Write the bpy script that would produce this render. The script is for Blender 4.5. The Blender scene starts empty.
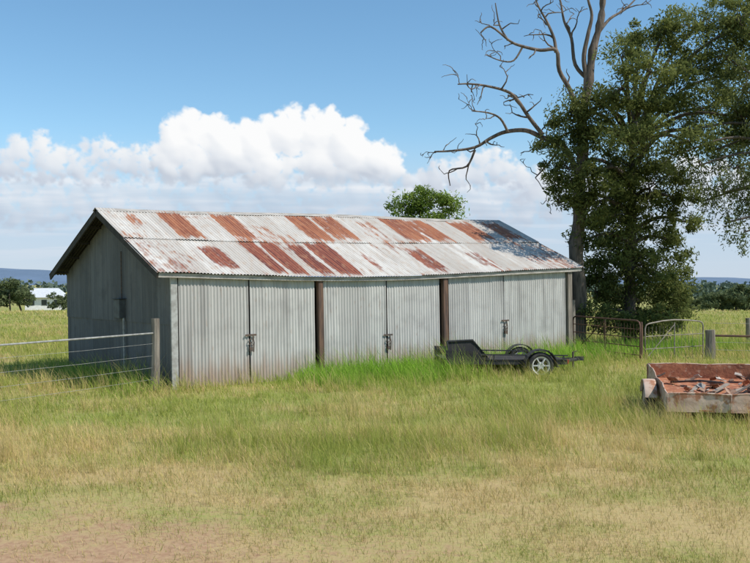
import bpy, math, random
import numpy as np
from mathutils import Vector, Matrix
random.seed(7); rng=np.random.default_rng(11)
F=940.0; CX=375.0; HY=284.0; CH=2.17
scene=bpy.context.scene; col=scene.collection
def P(px,py,d): return Vector(((px-CX)/F*d, d, CH-(py-HY)/F*d))
def sstep(a,b,x):
    t=np.clip((x-a)/(b-a),0,1); return t*t*(3-2*t)
def vnoise(x,y,seed=0):
    x=np.asarray(x,dtype=float); y=np.asarray(y,dtype=float)
    xi=np.floor(x); yi=np.floor(y); fx=x-xi; fy=y-yi
    fx=fx*fx*(3-2*fx); fy=fy*fy*(3-2*fy)
    def h(a,b):
        v=np.sin(a*127.1+b*311.7+seed*74.7)*43758.5453
        return v-np.floor(v)
    return (h(xi,yi)*(1-fx)+h(xi+1,yi)*fx)*(1-fy)+(h(xi,yi+1)*(1-fx)+h(xi+1,yi+1)*fx)*fy
def fbm(x,y,seed=0,o=4):
    s=0;a=.5;t=0
    for i in range(o):
        s=s+a*vnoise(x*2**i,y*2**i,seed+i*13); t+=a; a*=.5
    return s/t
# ---------------- shed frame
UX,UY=.801,.598; S0=(-4.02,18.9)
def sl(x,y):
    dx=x-S0[0]; dy=y-S0[1]
    return dx*UX+dy*UY, -dx*UY+dy*UX
def gz(x,y):
    x=np.asarray(x,dtype=float); y=np.asarray(y,dtype=float)
    u,v=sl(x,y)
    z=.21*sstep(-.5,1.3,u/11.7)
    d=np.clip(y,60,250)-60
    z=z-.028*d*sstep(0,30,d)
    near=sstep(60,30,y)
    z=z+near*.06*(fbm(x*.35,y*.35,3,3)-.5)*sstep(0,.5,-v+(v>6.5)*(v-6.5)+np.abs(np.clip(u,-.3,12)-u)*1.0)
    z=z+sstep(60,400,y)*(fbm(x*.01,y*.01,5,2)-.5)*2.0
    return z
# ---------------- materials
def newmat(name):
    m=bpy.data.materials.new(name); m.use_nodes=True
    nt=m.node_tree; b=nt.nodes['Principled BSDF']; return m,nt,b
def math_(nt,op,a,b=None,c=None,clamp=False):
    n=nt.nodes.new('ShaderNodeMath'); n.operation=op; n.use_clamp=clamp
    for i,v in enumerate((a,b,c)):
        if v is None: continue
        if isinstance(v,(int,float)): n.inputs[i].default_value=v
        else: nt.links.new(v,n.inputs[i])
    return n.outputs[0]
def mix_(nt,f,a,b):
    n=nt.nodes.new('ShaderNodeMix'); n.data_type='RGBA'
    for s,v in ((n.inputs[0],f),(n.inputs[6],a),(n.inputs[7],b)):
        if isinstance(v,(int,float)): s.default_value=v
        elif isinstance(v,tuple): s.default_value=(*v,1)
        else: nt.links.new(v,s)
    return n.outputs[2]
def noise_(nt,scale,detail=4,vec=None,sc=None,rough=.55):
    n=nt.nodes.new('ShaderNodeTexNoise'); n.inputs['Scale'].default_value=scale
    n.inputs['Detail'].default_value=detail; n.inputs['Roughness'].default_value=rough
    if vec is None:
        tc=nt.nodes.new('ShaderNodeTexCoord'); vec=tc.outputs['Object']
    if sc:
        mp=nt.nodes.new('ShaderNodeMapping'); mp.inputs['Scale'].default_value=sc
        nt.links.new(vec,mp.inputs[0]); vec=mp.outputs[0]
    nt.links.new(vec,n.inputs['Vector']); return n.outputs[0]
def ramp_(nt,v,lo,hi):
    n=nt.nodes.new('ShaderNodeMapRange'); n.interpolation_type='SMOOTHSTEP'
    nt.links.new(v,n.inputs[0]); n.inputs[1].default_value=lo; n.inputs[2].default_value=hi
    return n.outputs[0]
def simple(name,c1,c2,scale=6,rough=.7,metal=0,sc=None,bump=0,rust=None):
    m,nt,b=newmat(name)
    f=ramp_(nt,noise_(nt,scale,4,sc=sc),.35,.65)
    c=mix_(nt,f,c1,c2)
    if rust:
        g=ramp_(nt,noise_(nt,scale*1.7,5),rust[1],rust[1]+.12)
        c=mix_(nt,g,c,rust[0])
    nt.links.new(c,b.inputs['Base Color'])
    b.inputs['Roughness'].default_value=rough; b.inputs['Metallic'].default_value=metal
    if bump:
        bn=nt.nodes.new('ShaderNodeBump'); bn.inputs['Strength'].default_value=bump; bn.inputs['Distance'].default_value=.02
        nt.links.new(noise_(nt,scale*3,4,sc=sc),bn.inputs['Height']); nt.links.new(bn.outputs[0],b.inputs['Normal'])
    return m
def attrnode(nt,name):
    a=nt.nodes.new('ShaderNodeAttribute'); a.attribute_name=name; return a
def sepc(nt,c):
    s=nt.nodes.new('ShaderNodeSeparateColor'); nt.links.new(c,s.inputs[0]); return s.outputs
def roof_mat():
    m,nt,b=newmat('rusty_galvanised_roof')
    s=sepc(nt,attrnode(nt,'paint').outputs['Color'])
    n1=noise_(nt,1.0,5,sc=(7,1.0,1.0)); n2=noise_(nt,9,5,sc=(1,.5,.5)); n4=noise_(nt,1.0,3,sc=(26,.9,.9))
    base=mix_(nt,ramp_(nt,n1,.3,.7),(.66,.64,.59),(.50,.46,.41))
    base=mix_(nt,math_(nt,'MULTIPLY',s[1],.6),base,(.40,.36,.31))
    light=math_(nt,'MULTIPLY',ramp_(nt,n2,.48,.72),.45)
    base=mix_(nt,light,base,(.45,.33,.235))
    k=math_(nt,'ADD',s[0],math_(nt,'MULTIPLY',math_(nt,'SUBTRACT',n1,.5),.9))
    k=math_(nt,'ADD',k,math_(nt,'MULTIPLY',math_(nt,'SUBTRACT',n2,.5),1.0))
    k=math_(nt,'ADD',k,math_(nt,'MULTIPLY',math_(nt,'SUBTRACT',n4,.5),.9))
    mask=math_(nt,'MULTIPLY',ramp_(nt,k,.26,.68),.95)
    up=mix_(nt,ramp_(nt,n4,.35,.65),(.22,.065,.033),(.40,.15,.068))
    lo=mix_(nt,ramp_(nt,n4,.38,.62),(.135,.03,.020),(.29,.08,.04))
    rc=mix_(nt,s[2],up,lo)
    rc=mix_(nt,math_(nt,'MULTIPLY',ramp_(nt,n2,.5,.7),.45),rc,(.44,.24,.14))
    c=mix_(nt,mask,base,rc)
    ge=nt.nodes.new('ShaderNodeNewGeometry'); c=mix_(nt,ge.outputs['Backfacing'],c,(.035,.03,.027))  # sheet underside coloured near-black, standing in for shade below the roof
    nt.links.new(c,b.inputs['Base Color'])
    b.inputs['Roughness'].default_value=.62; b.inputs['Specular IOR Level'].default_value=.3
    return m
def wall_mat(name,c1,c2,c3,rustlow=0.35,rustcol=(.29,.175,.11),streak=.5):
    m,nt,b=newmat(name)
    tc=nt.nodes.new('ShaderNodeTexCoord'); sx=nt.nodes.new('ShaderNodeSeparateXYZ'); nt.links.new(tc.outputs['Object'],sx.inputs[0])
    n1=noise_(nt,1,5,sc=(11,11,.6)); n2=noise_(nt,2.2,5); n3=noise_(nt,14,5,sc=(1,1,.3)); n5=noise_(nt,1,4,sc=(5,5,.35))
    c=mix_(nt,ramp_(nt,n1,.3,.7),c1,c2)
    c=mix_(nt,math_(nt,'MULTIPLY',ramp_(nt,n2,.45,.75),.6),c,c3)
    s=sepc(nt,attrnode(nt,'paint').outputs['Color'])
    c=mix_(nt,math_(nt,'MULTIPLY',s[1],.6),c,c3)
    c=mix_(nt,math_(nt,'MULTIPLY',ramp_(nt,n5,.52,.68),streak),c,(.20,.19,.18))
    low=math_(nt,'SUBTRACT',1,ramp_(nt,math_(nt,'ADD',sx.outputs[2],math_(nt,'MULTIPLY',n1,-.9)),-.25,.3))
    c=mix_(nt,math_(nt,'MULTIPLY',low,rustlow*1.7),c,rustcol)
    sp=math_(nt,'MULTIPLY',ramp_(nt,n3,.60,.75),.4)
    c=mix_(nt,sp,c,rustcol)
    nt.links.new(c,b.inputs['Base Color']); b.inputs['Roughness'].default_value=.6; b.inputs['Metallic'].default_value=.0
    b.inputs['Specular IOR Level'].default_value=.3
    return m
M={}
M['roof']=roof_mat()
M['door']=wall_mat('galvanised_door_sheet',(.55,.54,.51),(.42,.41,.39),(.31,.30,.285))
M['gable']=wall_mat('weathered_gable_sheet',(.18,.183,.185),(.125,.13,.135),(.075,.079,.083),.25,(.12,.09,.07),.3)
M['wood']=simple('grey_weathered_timber',(.25,.22,.18),(.13,.11,.09),4,.9,sc=(3,3,.4),bump=.5)
M['fasciawood']=simple('pale_grey_timber',(.44,.41,.37),(.27,.25,.22),5,.9,sc=(.6,3,3),bump=.4)
M['darkwood']=simple('dark_timber',(.03,.027,.024),(.05,.043,.037),5,.9)
M['redwood']=simple('red_brown_timber',(.15,.085,.055),(.07,.045,.035),4,.9,sc=(3,3,.4),bump=.4)
M['galv']=simple('dull_galvanised_pipe',(.40,.40,.38),(.27,.26,.24),9,.6,.1)
M['fencegrey']=simple('dull_grey_fence_metal',(.34,.34,.32),(.22,.215,.20),9,.7,.0)
M['gatepipe']=simple('grey_brown_gate_pipe',(.27,.24,.20),(.17,.14,.11),9,.7,.0)
M['rustpipe']=simple('rusty_pipe',(.13,.065,.04),(.08,.045,.032),9,.8)
M['steel']=simple('dark_iron',(.07,.06,.055),(.14,.09,.06),20,.7,.2)
M['black']=simple('black_trailer_paint',(.018,.018,.02),(.035,.034,.034),7,.5,0)
M['blackdust']=simple('dusty_black_sheet',(.016,.016,.018),(.032,.03,.029),3,.85,0)
M['rubber']=simple('tyre_rubber',(.02,.02,.02),(.05,.046,.042),12,.85)
M['rim']=simple('silver_rim',(.7,.7,.7),(.55,.54,.53),12,.4,.2)
M['redlens']=simple('red_lamp_lens',(.4,.02,.015),(.3,.02,.015),10,.3)
M['cream']=simple('faded_pink_cream_paint',(.58,.44,.35),(.46,.30,.215),3,.8,rust=((.34,.15,.08),.50),bump=.4)
M['rust']=simple('faded_orange_rust',(.42,.17,.085),(.28,.10,.052),6,.88,rust=((.48,.29,.19),.56),bump=.5)
M['scrap']=simple('scrap_rust',(.20,.10,.06),(.34,.22,.15),7,.8,rust=((.10,.06,.05),.6))
M['palescrap']=simple('pale_scrap',(.50,.46,.41),(.33,.28,.24),7,.8,rust=((.30,.14,.08),.55))
M['plank']=simple('grey_plank',(.33,.28,.23),(.22,.18,.14),6,.9)
M['bark']=simple('grey_dead_bark',(.20,.155,.12),(.08,.064,.05),3,.95,sc=(3,3,.5),bump=.9)
M['bark2']=simple('dark_bark',(.12,.096,.076),(.06,.05,.04),4,.95,sc=(3,3,.6),bump=.8)
M['whitewall']=simple('white_weatherboard',(.78,.78,.75),(.68,.68,.66),2,.7)
M['paleroof']=simple('pale_metal_roof',(.60,.62,.64),(.52,.54,.56),2,.5)
M['glass']=simple('dark_window_glass',(.03,.04,.05),(.05,.06,.07),2,.15)
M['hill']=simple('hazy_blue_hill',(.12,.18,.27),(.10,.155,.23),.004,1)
def mixed(m,trans):
    nt=m.node_tree
    for n in list(nt.nodes):
        if n.type!='OUTPUT_MATERIAL': nt.nodes.remove(n)
    out=[n for n in nt.nodes if n.type=='OUTPUT_MATERIAL'][0]
    d=nt.nodes.new('ShaderNodeBsdfDiffuse'); t=nt.nodes.new('ShaderNodeBsdfTranslucent'); x=nt.nodes.new('ShaderNodeMixShader')
    x.inputs[0].default_value=trans
    nt.links.new(d.outputs[0],x.inputs[1]); nt.links.new(t.outputs[0],x.inputs[2]); nt.links.new(x.outputs[0],out.inputs[0])
    return nt,d,t
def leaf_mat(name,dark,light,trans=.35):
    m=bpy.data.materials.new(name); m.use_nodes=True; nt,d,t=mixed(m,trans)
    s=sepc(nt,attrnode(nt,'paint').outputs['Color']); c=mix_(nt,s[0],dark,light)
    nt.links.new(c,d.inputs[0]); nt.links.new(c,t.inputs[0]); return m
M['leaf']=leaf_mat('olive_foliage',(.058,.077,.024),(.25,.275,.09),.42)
M['leafhang']=leaf_mat('olive_hanging_foliage',(.075,.095,.034),(.24,.265,.105),.42)
M['leafyel']=leaf_mat('bright_green_foliage',(.10,.16,.03),(.27,.36,.08),.4)
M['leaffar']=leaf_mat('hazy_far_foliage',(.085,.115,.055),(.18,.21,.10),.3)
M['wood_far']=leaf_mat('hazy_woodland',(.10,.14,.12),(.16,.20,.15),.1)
m=bpy.data.materials.new('grass_blades'); m.use_nodes=True; nt,d,t=mixed(m,.45)
a=attrnode(nt,'paint').outputs['Color']; nt.links.new(a,d.inputs[0]); nt.links.new(a,t.inputs[0]); M['grass']=m
# ---------------- mesh helpers
def fastmesh(name,V,Fc,k,colors=None,mat=None,smooth=False):
    me=bpy.data.meshes.new(name); V=np.asarray(V,dtype=np.float32)
    me.vertices.add(len(V)); me.vertices.foreach_set('co',V.ravel())
    tot=np.concatenate([f.ravel() for f in Fc]).astype(np.int32)
    cnt=np.concatenate([np.full(len(f),f.shape[1]) for f in Fc]).astype(np.int32)
    st=np.concatenate([[0],np.cumsum(cnt)[:-1]]).astype(np.int32)
    me.loops.add(len(tot)); me.loops.foreach_set('vertex_index',tot)
    me.polygons.add(len(cnt)); me.polygons.foreach_set('loop_start',st)
    me.update(calc_edges=True)
    if smooth: me.polygons.foreach_set('use_smooth',np.ones(len(cnt),dtype=bool))
    if colors is not None:
        a=me.color_attributes.new('paint','FLOAT_COLOR','POINT')
        c=np.ones((len(V),4),dtype=np.float32); c[:,:colors.shape[1]]=colors
        a.data.foreach_set('color',c.ravel())
    if mat: me.materials.append(mat)
    ob=bpy.data.objects.new(name,me); col.objects.link(ob); return ob
class MB:
    def __init__(s): s.v=[]; s.f=[]
    def box(s,c,size,R=None):
        c=Vector(c); h=[x/2 for x in size]; b=len(s.v)
        for dz in (-1,1):
            for dx,dy in ((-1,-1),(1,-1),(1,1),(-1,1)):
                p=Vector((dx*h[0],dy*h[1],dz*h[2]))
                if R is not None: p=R@p
                s.v.append(c+p)
        for f in ((3,2,1,0),(4,5,6,7),(0,1,5,4),(1,2,6,5),(2,3,7,6),(3,0,4,7)): s.f.append([b+i for i in f])
        return s
    def beam(s,a,b,w,h,up=(0,0,1)):
        a=Vector(a);b=Vector(b); d=b-a; z=d.normalized(); upv=Vector(up)
        if abs(z.dot(upv))>.98: upv=Vector((0,1,0))
        x=z.cross(upv).normalized(); y=x.cross(z).normalized()
        R=Matrix((x,y,z)).transposed()
        return s.box((a+b)/2,(w,h,d.length),R)
    def tube(s,pts,rad,n=8,cap=True):
        pts=[Vector(p) for p in pts]
        if not hasattr(rad,'__len__'): rad=[rad]*len(pts)
        b0=len(s.v); prev=None
        for i,p in enumerate(pts):
            t=(pts[min(i+1,len(pts)-1)]-pts[max(i-1,0)])
            if t.length<1e-9: t=Vector((0,0,1))
            t.normalize()
            if prev is None:
                r=Vector((1,0,0)) if abs(t.x)<.8 else Vector((0,1,0))
                x=t.cross(r).normalized()
            else: x=(prev-t*prev.dot(t)).normalized()
            prev=x; y=t.cross(x)
            for k in range(n):
                a=2*math.pi*k/n; s.v.append(p+(x*math.cos(a)+y*math.sin(a))*rad[i])
        for i in range(len(pts)-1):
            for k in range(n):
                a=b0+i*n+k; b=b0+i*n+(k+1)%n; s.f.append([a,b,b+n,a+n])
        if cap:
            s.f.append([b0+k for k in range(n)][::-1]); e=b0+(len(pts)-1)*n; s.f.append([e+k for k in range(n)])
        return s
    def revolve(s,c,prof,n=28,a0=0,a1=2*math.pi):
        c=Vector(c); b=len(s.v); full=abs(a1-a0-2*math.pi)<1e-4; m=len(prof); cnt=n if full else n+1
        for i in range(cnt):
            a=a0+(a1-a0)*i/n
            for r,y in prof: s.v.append(c+Vector((r*math.cos(a),y,r*math.sin(a))))
        for i in range(n):
            i2=(i+1)%cnt
            for j in range(m):
                j2=(j+1)%m; s.f.append([b+i*m+j,b+i*m+j2,b+i2*m+j2,b+i2*m+j])
        return s
    def poly(s,pts,thick=None):
        b=len(s.v); n=len(pts); pts=[Vector(p) for p in pts]
        s.v+=pts
        if thick is None: s.f.append(list(range(b,b+n)))
        else:
            t=Vector(thick); s.v+=[p+t for p in pts]
            s.f.append(list(range(b,b+n))[::-1]); s.f.append(list(range(b+n,b+2*n)))
            for i in range(n):
                j=(i+1)%n; s.f.append([b+i,b+j,b+n+j,b+n+i])
        return s
    def build(s,name,mat,parent=None,smooth=False,bevel=0):
        me=bpy.data.meshes.new(name); me.from_pydata([tuple(v) for v in s.v],[],s.f); me.update()
        if smooth:
            for p in me.polygons: p.use_smooth=True
        me.materials.append(mat); ob=bpy.data.objects.new(name,me); col.objects.link(ob)
        if parent: ob.parent=parent
        if bevel:
            md=ob.modifiers.new('bevel','BEVEL'); md.width=bevel; md.segments=1; md.limit_method='ANGLE'
        return ob
def top(o,label,cat,group=None):
    o['label']=label; o['category']=cat
    if group: o['group']=group
    return o
def empty(name,loc,rot=None):
    e=bpy.data.objects.new(name,None); e.empty_display_size=.3; col.objects.link(e)
    m=Matrix.Translation(Vector(loc))
    if rot is not None: m=m@rot
    e.matrix_world=m; return e
def catmull(pts,sub=5):
    pts=[Vector(p) for p in pts]; out=[]
    for i in range(len(pts)-1):
        p0=pts[max(i-1,0)];p1=pts[i];p2=pts[i+1];p3=pts[min(i+2,len(pts)-1)]
        for k in range(sub):
            t=k/sub
            out.append(.5*((2*p1)+(p2-p0)*t+(2*p0-5*p1+4*p2-p3)*t*t+(3*p1-p0-3*p2+p3)*t**3))
    out.append(pts[-1]); return out
# ---------------- ground zones
def z_dirt(x,y):
    n=fbm(x*1.3,y*1.3,21,4); nf=fbm(x*5,y*5,22,3)
    d=np.sqrt(((x+4.3)/3.6)**2+((y-6.3)/2.15)**2)
    a=sstep(1.75,.35,d+(n-.5)*1.3+(nf-.5)*1.0)
    b=sstep(.55,.85,fbm(x*1.6,y*1.6,35,4)*.55+nf*.45)*sstep(15,8,y)*.55
    return np.clip(np.maximum(a,b),0,1)
def z_lush(x,y):
    u,v=sl(x,y)
    n=fbm(x*.9,y*.9,41,3)-.5
    a=sstep(-3.3,-.9,v+n*3)*sstep(.9,.1,v)*sstep(1.0,3.6,u+n*2)*(sstep(13,10,u+n*3)*.2+.8)*sstep(20,15,u)
    b=sstep(1.2,.2,np.abs(u+.6)+n)*sstep(-1,0,v)*sstep(7,5,v)*.5
    c=sstep(11.5,12.2,u)*sstep(19,14,u)*sstep(-3,-1,v+n*2)*sstep(3,1,v)*.75
    return np.clip(np.maximum(np.maximum(a,b),c),0,1)
def z_tall(x,y):
    n=fbm(x*.5,y*.5,43,3)-.5
    a=sstep(2.6,1.0,np.hypot(x-4.9,(y-14.0)*.8)+n*1.5)*.9
    b=sstep(.46,.66,fbm(x*.28,y*.4,45,3))*sstep(9.5,12.5,y)
    c=sstep(1.3,.6,np.abs(y-20.4))*sstep(.8,1.5,x)*sstep(6,5,x)*.6
    return np.clip(np.maximum(np.maximum(a,b),c),0,1)
def z_dry(x,y):
    n=fbm(x*.45,y*.75,51,4); n2=fbm(x*.15,y*.5,57,3); n4=fbm(x*1.6,y*1.8,58,3)
    return np.clip(.36+ (n-.5)*1.8+(n2-.5)*1.0+(n4-.5)*1.1+.48*sstep(14.5,8.5,y)-.14*sstep(15,21,y)+.04*sstep(30,60,y),0,1)
# ---------------- ground
def axis(lo,hi,step,ends):
    a=list(np.arange(lo,hi+1e-6,step)); s=step; x=hi; r=[]
    while x<ends[1]: s*=1.13; x+=s; r.append(x)
    l=[];s=step;x=lo
    while x>ends[0]: s*=1.13; x-=s; l.append(x)
    return np.array(l[::-1]+a+r)
xs=axis(-12,14,.14,(-9000,9000)); ys=axis(5,32,.14,(-200,9000))
XX,YY=np.meshgrid(xs,ys); x=XX.ravel(); y=YY.ravel()
V=np.stack([x,y,gz(x,y)],1); nx=len(xs); ny=len(ys)
i=np.arange((nx-1)*(ny-1)); r=i//(nx-1); c=i%(nx-1); a=r*nx+c
Fq=np.stack([a,a+1,a+nx+1,a+nx],1)
cols=np.stack([z_dirt(x,y),z_lush(x,y),z_dry(x,y)],1)
m,nt,b=newmat('paddock_ground')
s=sepc(nt,attrnode(nt,'paint').outputs['Color'])
n2=noise_(nt,14,5); n3=noise_(nt,.03,4)
g=mix_(nt,math_(nt,'ADD',s[2],math_(nt,'MULTIPLY',math_(nt,'SUBTRACT',n2,.5),1.2),clamp=True),(.25,.28,.075),(.44,.335,.16))
g=mix_(nt,math_(nt,'MULTIPLY',ramp_(nt,n3,.4,.6),.35),g,(.34,.33,.12))
g=mix_(nt,s[1],g,(.15,.21,.04))
soil=mix_(nt,ramp_(nt,n2,.3,.7),(.43,.285,.175),(.33,.20,.12))
g=mix_(nt,math_(nt,'MULTIPLY',ramp_(nt,n2,.55,.7),.35),g,(.32,.21,.12))
g=mix_(nt,math_(nt,'MULTIPLY',ramp_(nt,math_(nt,'ADD',s[0],math_(nt,'MULTIPLY',math_(nt,'SUBTRACT',n2,.5),.9)),.05,.95),.95),g,soil)
nt.links.new(g,b.inputs['Base Color']); b.inputs['Roughness'].default_value=1; b.inputs['Specular IOR Level'].default_value=.1
bn=nt.nodes.new('ShaderNodeBump'); bn.inputs['Strength'].default_value=.3; bn.inputs['Distance'].default_value=.02
nt.links.new(noise_(nt,30,5),bn.inputs['Height']); nt.links.new(bn.outputs[0],b.inputs['Normal'])
gr=fastmesh('ground',V,[Fq],4,cols,m,True); gr['kind']='structure'
# ---------------- grass
def in_shed(x,y):
    u,v=sl(x,y); return (u>-.03)&(u<11.75)&(v>-.03)&(v<6.35)
def grass(name,n,tall):
    r=np.exp(rng.uniform(math.log(5.8),math.log(75 if not tall else 50),n)); a=np.radians(rng.uniform(-26,26,n))
    x=r*np.sin(a); y=r*np.cos(a)
    if tall: # gather stems into tussocks
        k_=rng.random(n)<.55; ta=rng.uniform(0,6.28,n); cs_=.42; gx_=np.round(x/cs_)*cs_+(vnoise(np.round(x/cs_)*7.1,np.round(y/cs_)*3.3,5)-.5)*.36; gy_=np.round(y/cs_)*cs_+(vnoise(np.round(x/cs_)*4.1,np.round(y/cs_)*6.3,6)-.5)*.36
        rr_=np.abs(rng.normal(0,.06,n)); x=np.where(k_,gx_+np.cos(ta)*rr_,x); y=np.where(k_,gy_+np.sin(ta)*rr_,y)
    L=z_lush(x,y); D=z_dirt(x,y); K=z_dry(x,y); T=z_tall(x,y)
    cl=fbm(x*1.1,y*1.1,61,3); ct=fbm(x*3.2,y*3.2,63,2)
    keep=~in_shed(x,y)
    if tall:
        dens=np.clip(sstep(8,12,y)*(.12+.45*T+.6*sstep(.45,.75,cl))*(.25+1.4*sstep(.42,.68,ct))+L*.8+.12*sstep(.5,.7,ct),0,1)*(1-D)
    else: dens=np.clip(1-D*.95,0.07,1)*(.4+.6*sstep(.3,.6,fbm(x*2.2,y*2.2,71,3))+L*.5)
    keep&=rng.random(n)<dens
    x,y,r,L,K,cl,T,D=[q[keep] for q in (x,y,r,L,K,cl,T,D)]; n=len(x)
    z=gz(x,y)-.01
    rise=sstep(7.5,13,y)
    if tall: h=(.11+.34*rng.random(n)**1.6)*(.45+.55*rise)*(1+.75*L*(.4+cl)+.3*T)*(.6+.7*cl); w=np.maximum(.0024,r*.00023)*rng.uniform(.7,1.3,n)
    else: h=(.02+.055*rng.random(n))*(1+1.0*rise)*(1+2.0*L+.7*T); w=np.maximum(.0038,r*.00043)*rng.uniform(.7,1.4,n)
    w=w*(1+.6*L)
    th=rng.uniform(0,2*math.pi,n); dx=np.cos(th); dy=np.sin(th)
    ph=rng.uniform(0,2*math.pi,n); ben=h*rng.uniform(.2,1.0,n)*(1 if not tall else .65)
    lx=np.cos(ph)*ben-.22*h; ly=np.sin(ph)*ben
    B=np.stack([x,y,z],1); W=np.stack([dx*w/2,dy*w/2,0*w],1)
    mid=B+np.stack([lx*.35,ly*.35,h*.6],1); tip=B+np.stack([lx,ly,h],1)
    tw=.8 if not tall else .9
    VV=np.stack([B-W,B+W,mid+W*tw,mid-W*tw,tip],1).reshape(-1,3)
    o=np.arange(n)*5
    Q=np.stack([o,o+1,o+2,o+3],1); T_=np.stack([o+3,o+2,o+4],1)
    green=np.array([.31,.39,.07]); lush=np.array([.27,.47,.055]); straw=np.array([.75,.57,.28]); olive=np.array([.46,.44,.125])
    t=rng.random(n)
    isd=(rng.random(n)<np.clip(K*(1-L*.9)*(1.3 if tall else 1),0,1))[:,None]
    gcol=green+(olive-green)*t[:,None]; gcol=gcol+(lush-gcol)*np.clip(L*1.15,0,1)[:,None]
    scol=olive+(straw-olive)*np.clip(t*1.5,0,1)[:,None]
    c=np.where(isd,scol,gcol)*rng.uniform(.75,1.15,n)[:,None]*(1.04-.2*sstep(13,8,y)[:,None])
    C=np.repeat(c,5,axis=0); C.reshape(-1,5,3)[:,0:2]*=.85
    if tall: C.reshape(-1,5,3)[:,4]=C.reshape(-1,5,3)[:,4]*.6+np.array([.54,.42,.22])*.4
    C=np.clip(C,0,.85)
    ob=fastmesh(name,VV,[Q,T_],4,C,M['grass']); ob['kind']='stuff'
    return ob
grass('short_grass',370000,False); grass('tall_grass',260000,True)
# ---------------- corrugated sheets
def corr(name,O,U,Vd,nrm,u0,u1,rows,base,topf,mat,parent,paint=None,pitch=.076,amp=.011,sheet=.76,seed=0,join=None,flip=False,lowrow=0):
    ns=int((u1-u0)/pitch*6)+1
    us=np.linspace(u0,u1,ns); R=np.linspace(0,1,rows+1)
    UU,RR=np.meshgrid(us,R); uu=UU.ravel(); rr=RR.ravel()
    b0=np.vectorize(base)(us); t0=np.vectorize(topf)(us)
    s=(np.tile(b0,rows+1)+(np.tile(t0-b0,rows+1))*rr)
    hgt=amp*np.cos(2*math.pi*uu/pitch)
    si=np.floor(uu/sheet); tone=np.sin(si*91.7+seed*7.3)*43758.5; tone=tone-np.floor(tone)
    hgt=hgt+.004*np.sin(si*3.1+seed)+.009*(fbm(uu*1.3,s*1.3,seed+80,2)-.5)*2
    O=np.array(O);U=np.array(U);Vd=np.array(Vd);nrm=np.array(nrm)
    VV=O+uu[:,None]*U+s[:,None]*Vd+hgt[:,None]*nrm
    i=np.arange((ns-1)*rows); r=i//(ns-1); c=i%(ns-1); a=r*ns+c
    Q=np.stack([a,a+1,a+ns+1,a+ns],1)
    if flip: Q=Q[:,::-1]
    pr=np.zeros(len(uu)) if paint is None else paint(uu,s)
    C=np.stack([pr,tone,np.full_like(tone,lowrow)],1)
    if join is not None: join.append((VV,Q,C)); return
    ob=fastmesh(name,VV,[Q],4,C,mat,True); ob.parent=parent; return ob
def joined(name,parts,mat,parent):
    V=[];Q=[];C=[];o=0
    for v,q,c in parts: V.append(v);Q.append(q+o);C.append(c);o+=len(v)
    ob=fastmesh(name,np.concatenate(V),[np.concatenate(Q)],4,np.concatenate(C),mat,True); ob.parent=parent; return ob
# ---------------- shed
ang=math.atan2(UY,UX); LEN=11.7; DEP=6.3
shed=empty('shed',(S0[0],S0[1],0),Matrix.Rotation(ang,4,'Z')@Matrix.Rotation(-math.atan2(.21,11.7),4,'Y'))
top(shed,'long corrugated iron farm shed with rusty gable roof and double doors','shed')
OV=.15; RL=-.42; RR_=LEN+.45; k=.436; ze=2.43; RIDV=DEP/2; zr=ze+k*(RIDV+OV)
cs=1/math.sqrt(1+k*k)
def sag(u,v):
    t=np.clip((u-RL)/(RR_-RL),0,1)
    return -.13*np.sin(np.pi*t)**1*(1-v)*(1+.25*np.sin(5*t)) -.03*np.sin(np.pi*t*3)*v*.6
def u_px(p,v):
    t=(p-CX)/F; return (t*(S0[1]+UX*v)-S0[0]+UY*v)/(UX-UY*t)
SLN=(RIDV+OV)/cs
RP=[(133,145,2.4,.70,.95,.5),(169,193,2.4,.54,.97,1.0),(223,245,2.4,.54,.96,.95),(298,320,2.4,.53,.97,1.0),(323,346,2.4,.56,.97,.85),(392,416,2.4,.55,.98,1.0),(417,438,2.4,.54,.95,.85),(460,482,2.4,.56,.95,.85),(496,512,2.3,.55,.95,.75),
    (207,229,.75,.07,.42,.8),(256,272,.75,.04,.5,1.05),(276,291,.75,.03,.49,1.1),(301,316,.75,.03,.47,1.0),(321,344,.75,.04,.49,1.15),(365,373,.75,.08,.34,.55),(414,432,.75,.04,.40,.8),(470,484,.75,.06,.36,.55),(520,534,.75,.06,.3,.45),(141,151,.75,.15,.38,.45),(253,266,2.4,.52,.8,.5),(364,378,2.4,.56,.88,.5)]
RPu=[(u_px(a,v),u_px(b,v),s0,s1,w) for a,b,v,s0,s1,w in RP]
def rust_paint(u,s):
    f=s/SLN; out=np.zeros_like(u)
    for a,b,s0,s1,w in RPu:
        m=sstep(a-.08,a+.06,u)*sstep(b+.08,b-.06,u)*sstep(s0-.09,s0+.07,f)*sstep(s1+.06,s1-.06,f)
        out=np.maximum(out,m*w*.88)
    out=np.maximum(out,.22*sstep(.1,.0,f)); out=np.maximum(out,.27*np.exp(-((f-.5)/.02)**2))
    out=np.maximum(out,.36*sstep(.48,.75,fbm(u*.6,f*2,91,3)))
    return out
def rooftrans(parts,front=True):
    res=[]
    for (v,q,c) in parts:
        u=v[:,0]; y=v[:,1]; vv=(y+OV)/(RIDV+OV) if front else (DEP+OV-y)/(RIDV+OV)
        v=v.copy(); v[:,2]+=sag(u,np.clip(vv,0,1)); res.append((v,q,c))
    return res
nF=(0,-k*cs,cs); parts=[]
jag=lambda u: -.02*(math.sin(math.floor(u/.76)*12.9)*.5+.5)
corr('', (0,-OV,ze),(1,0,0),(0,cs,k*cs),nF,RL,RR_,10,lambda u:-.03+jag(u),lambda u:SLN*.53,None,None,rust_paint,seed=1,join=parts,lowrow=1)
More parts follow.
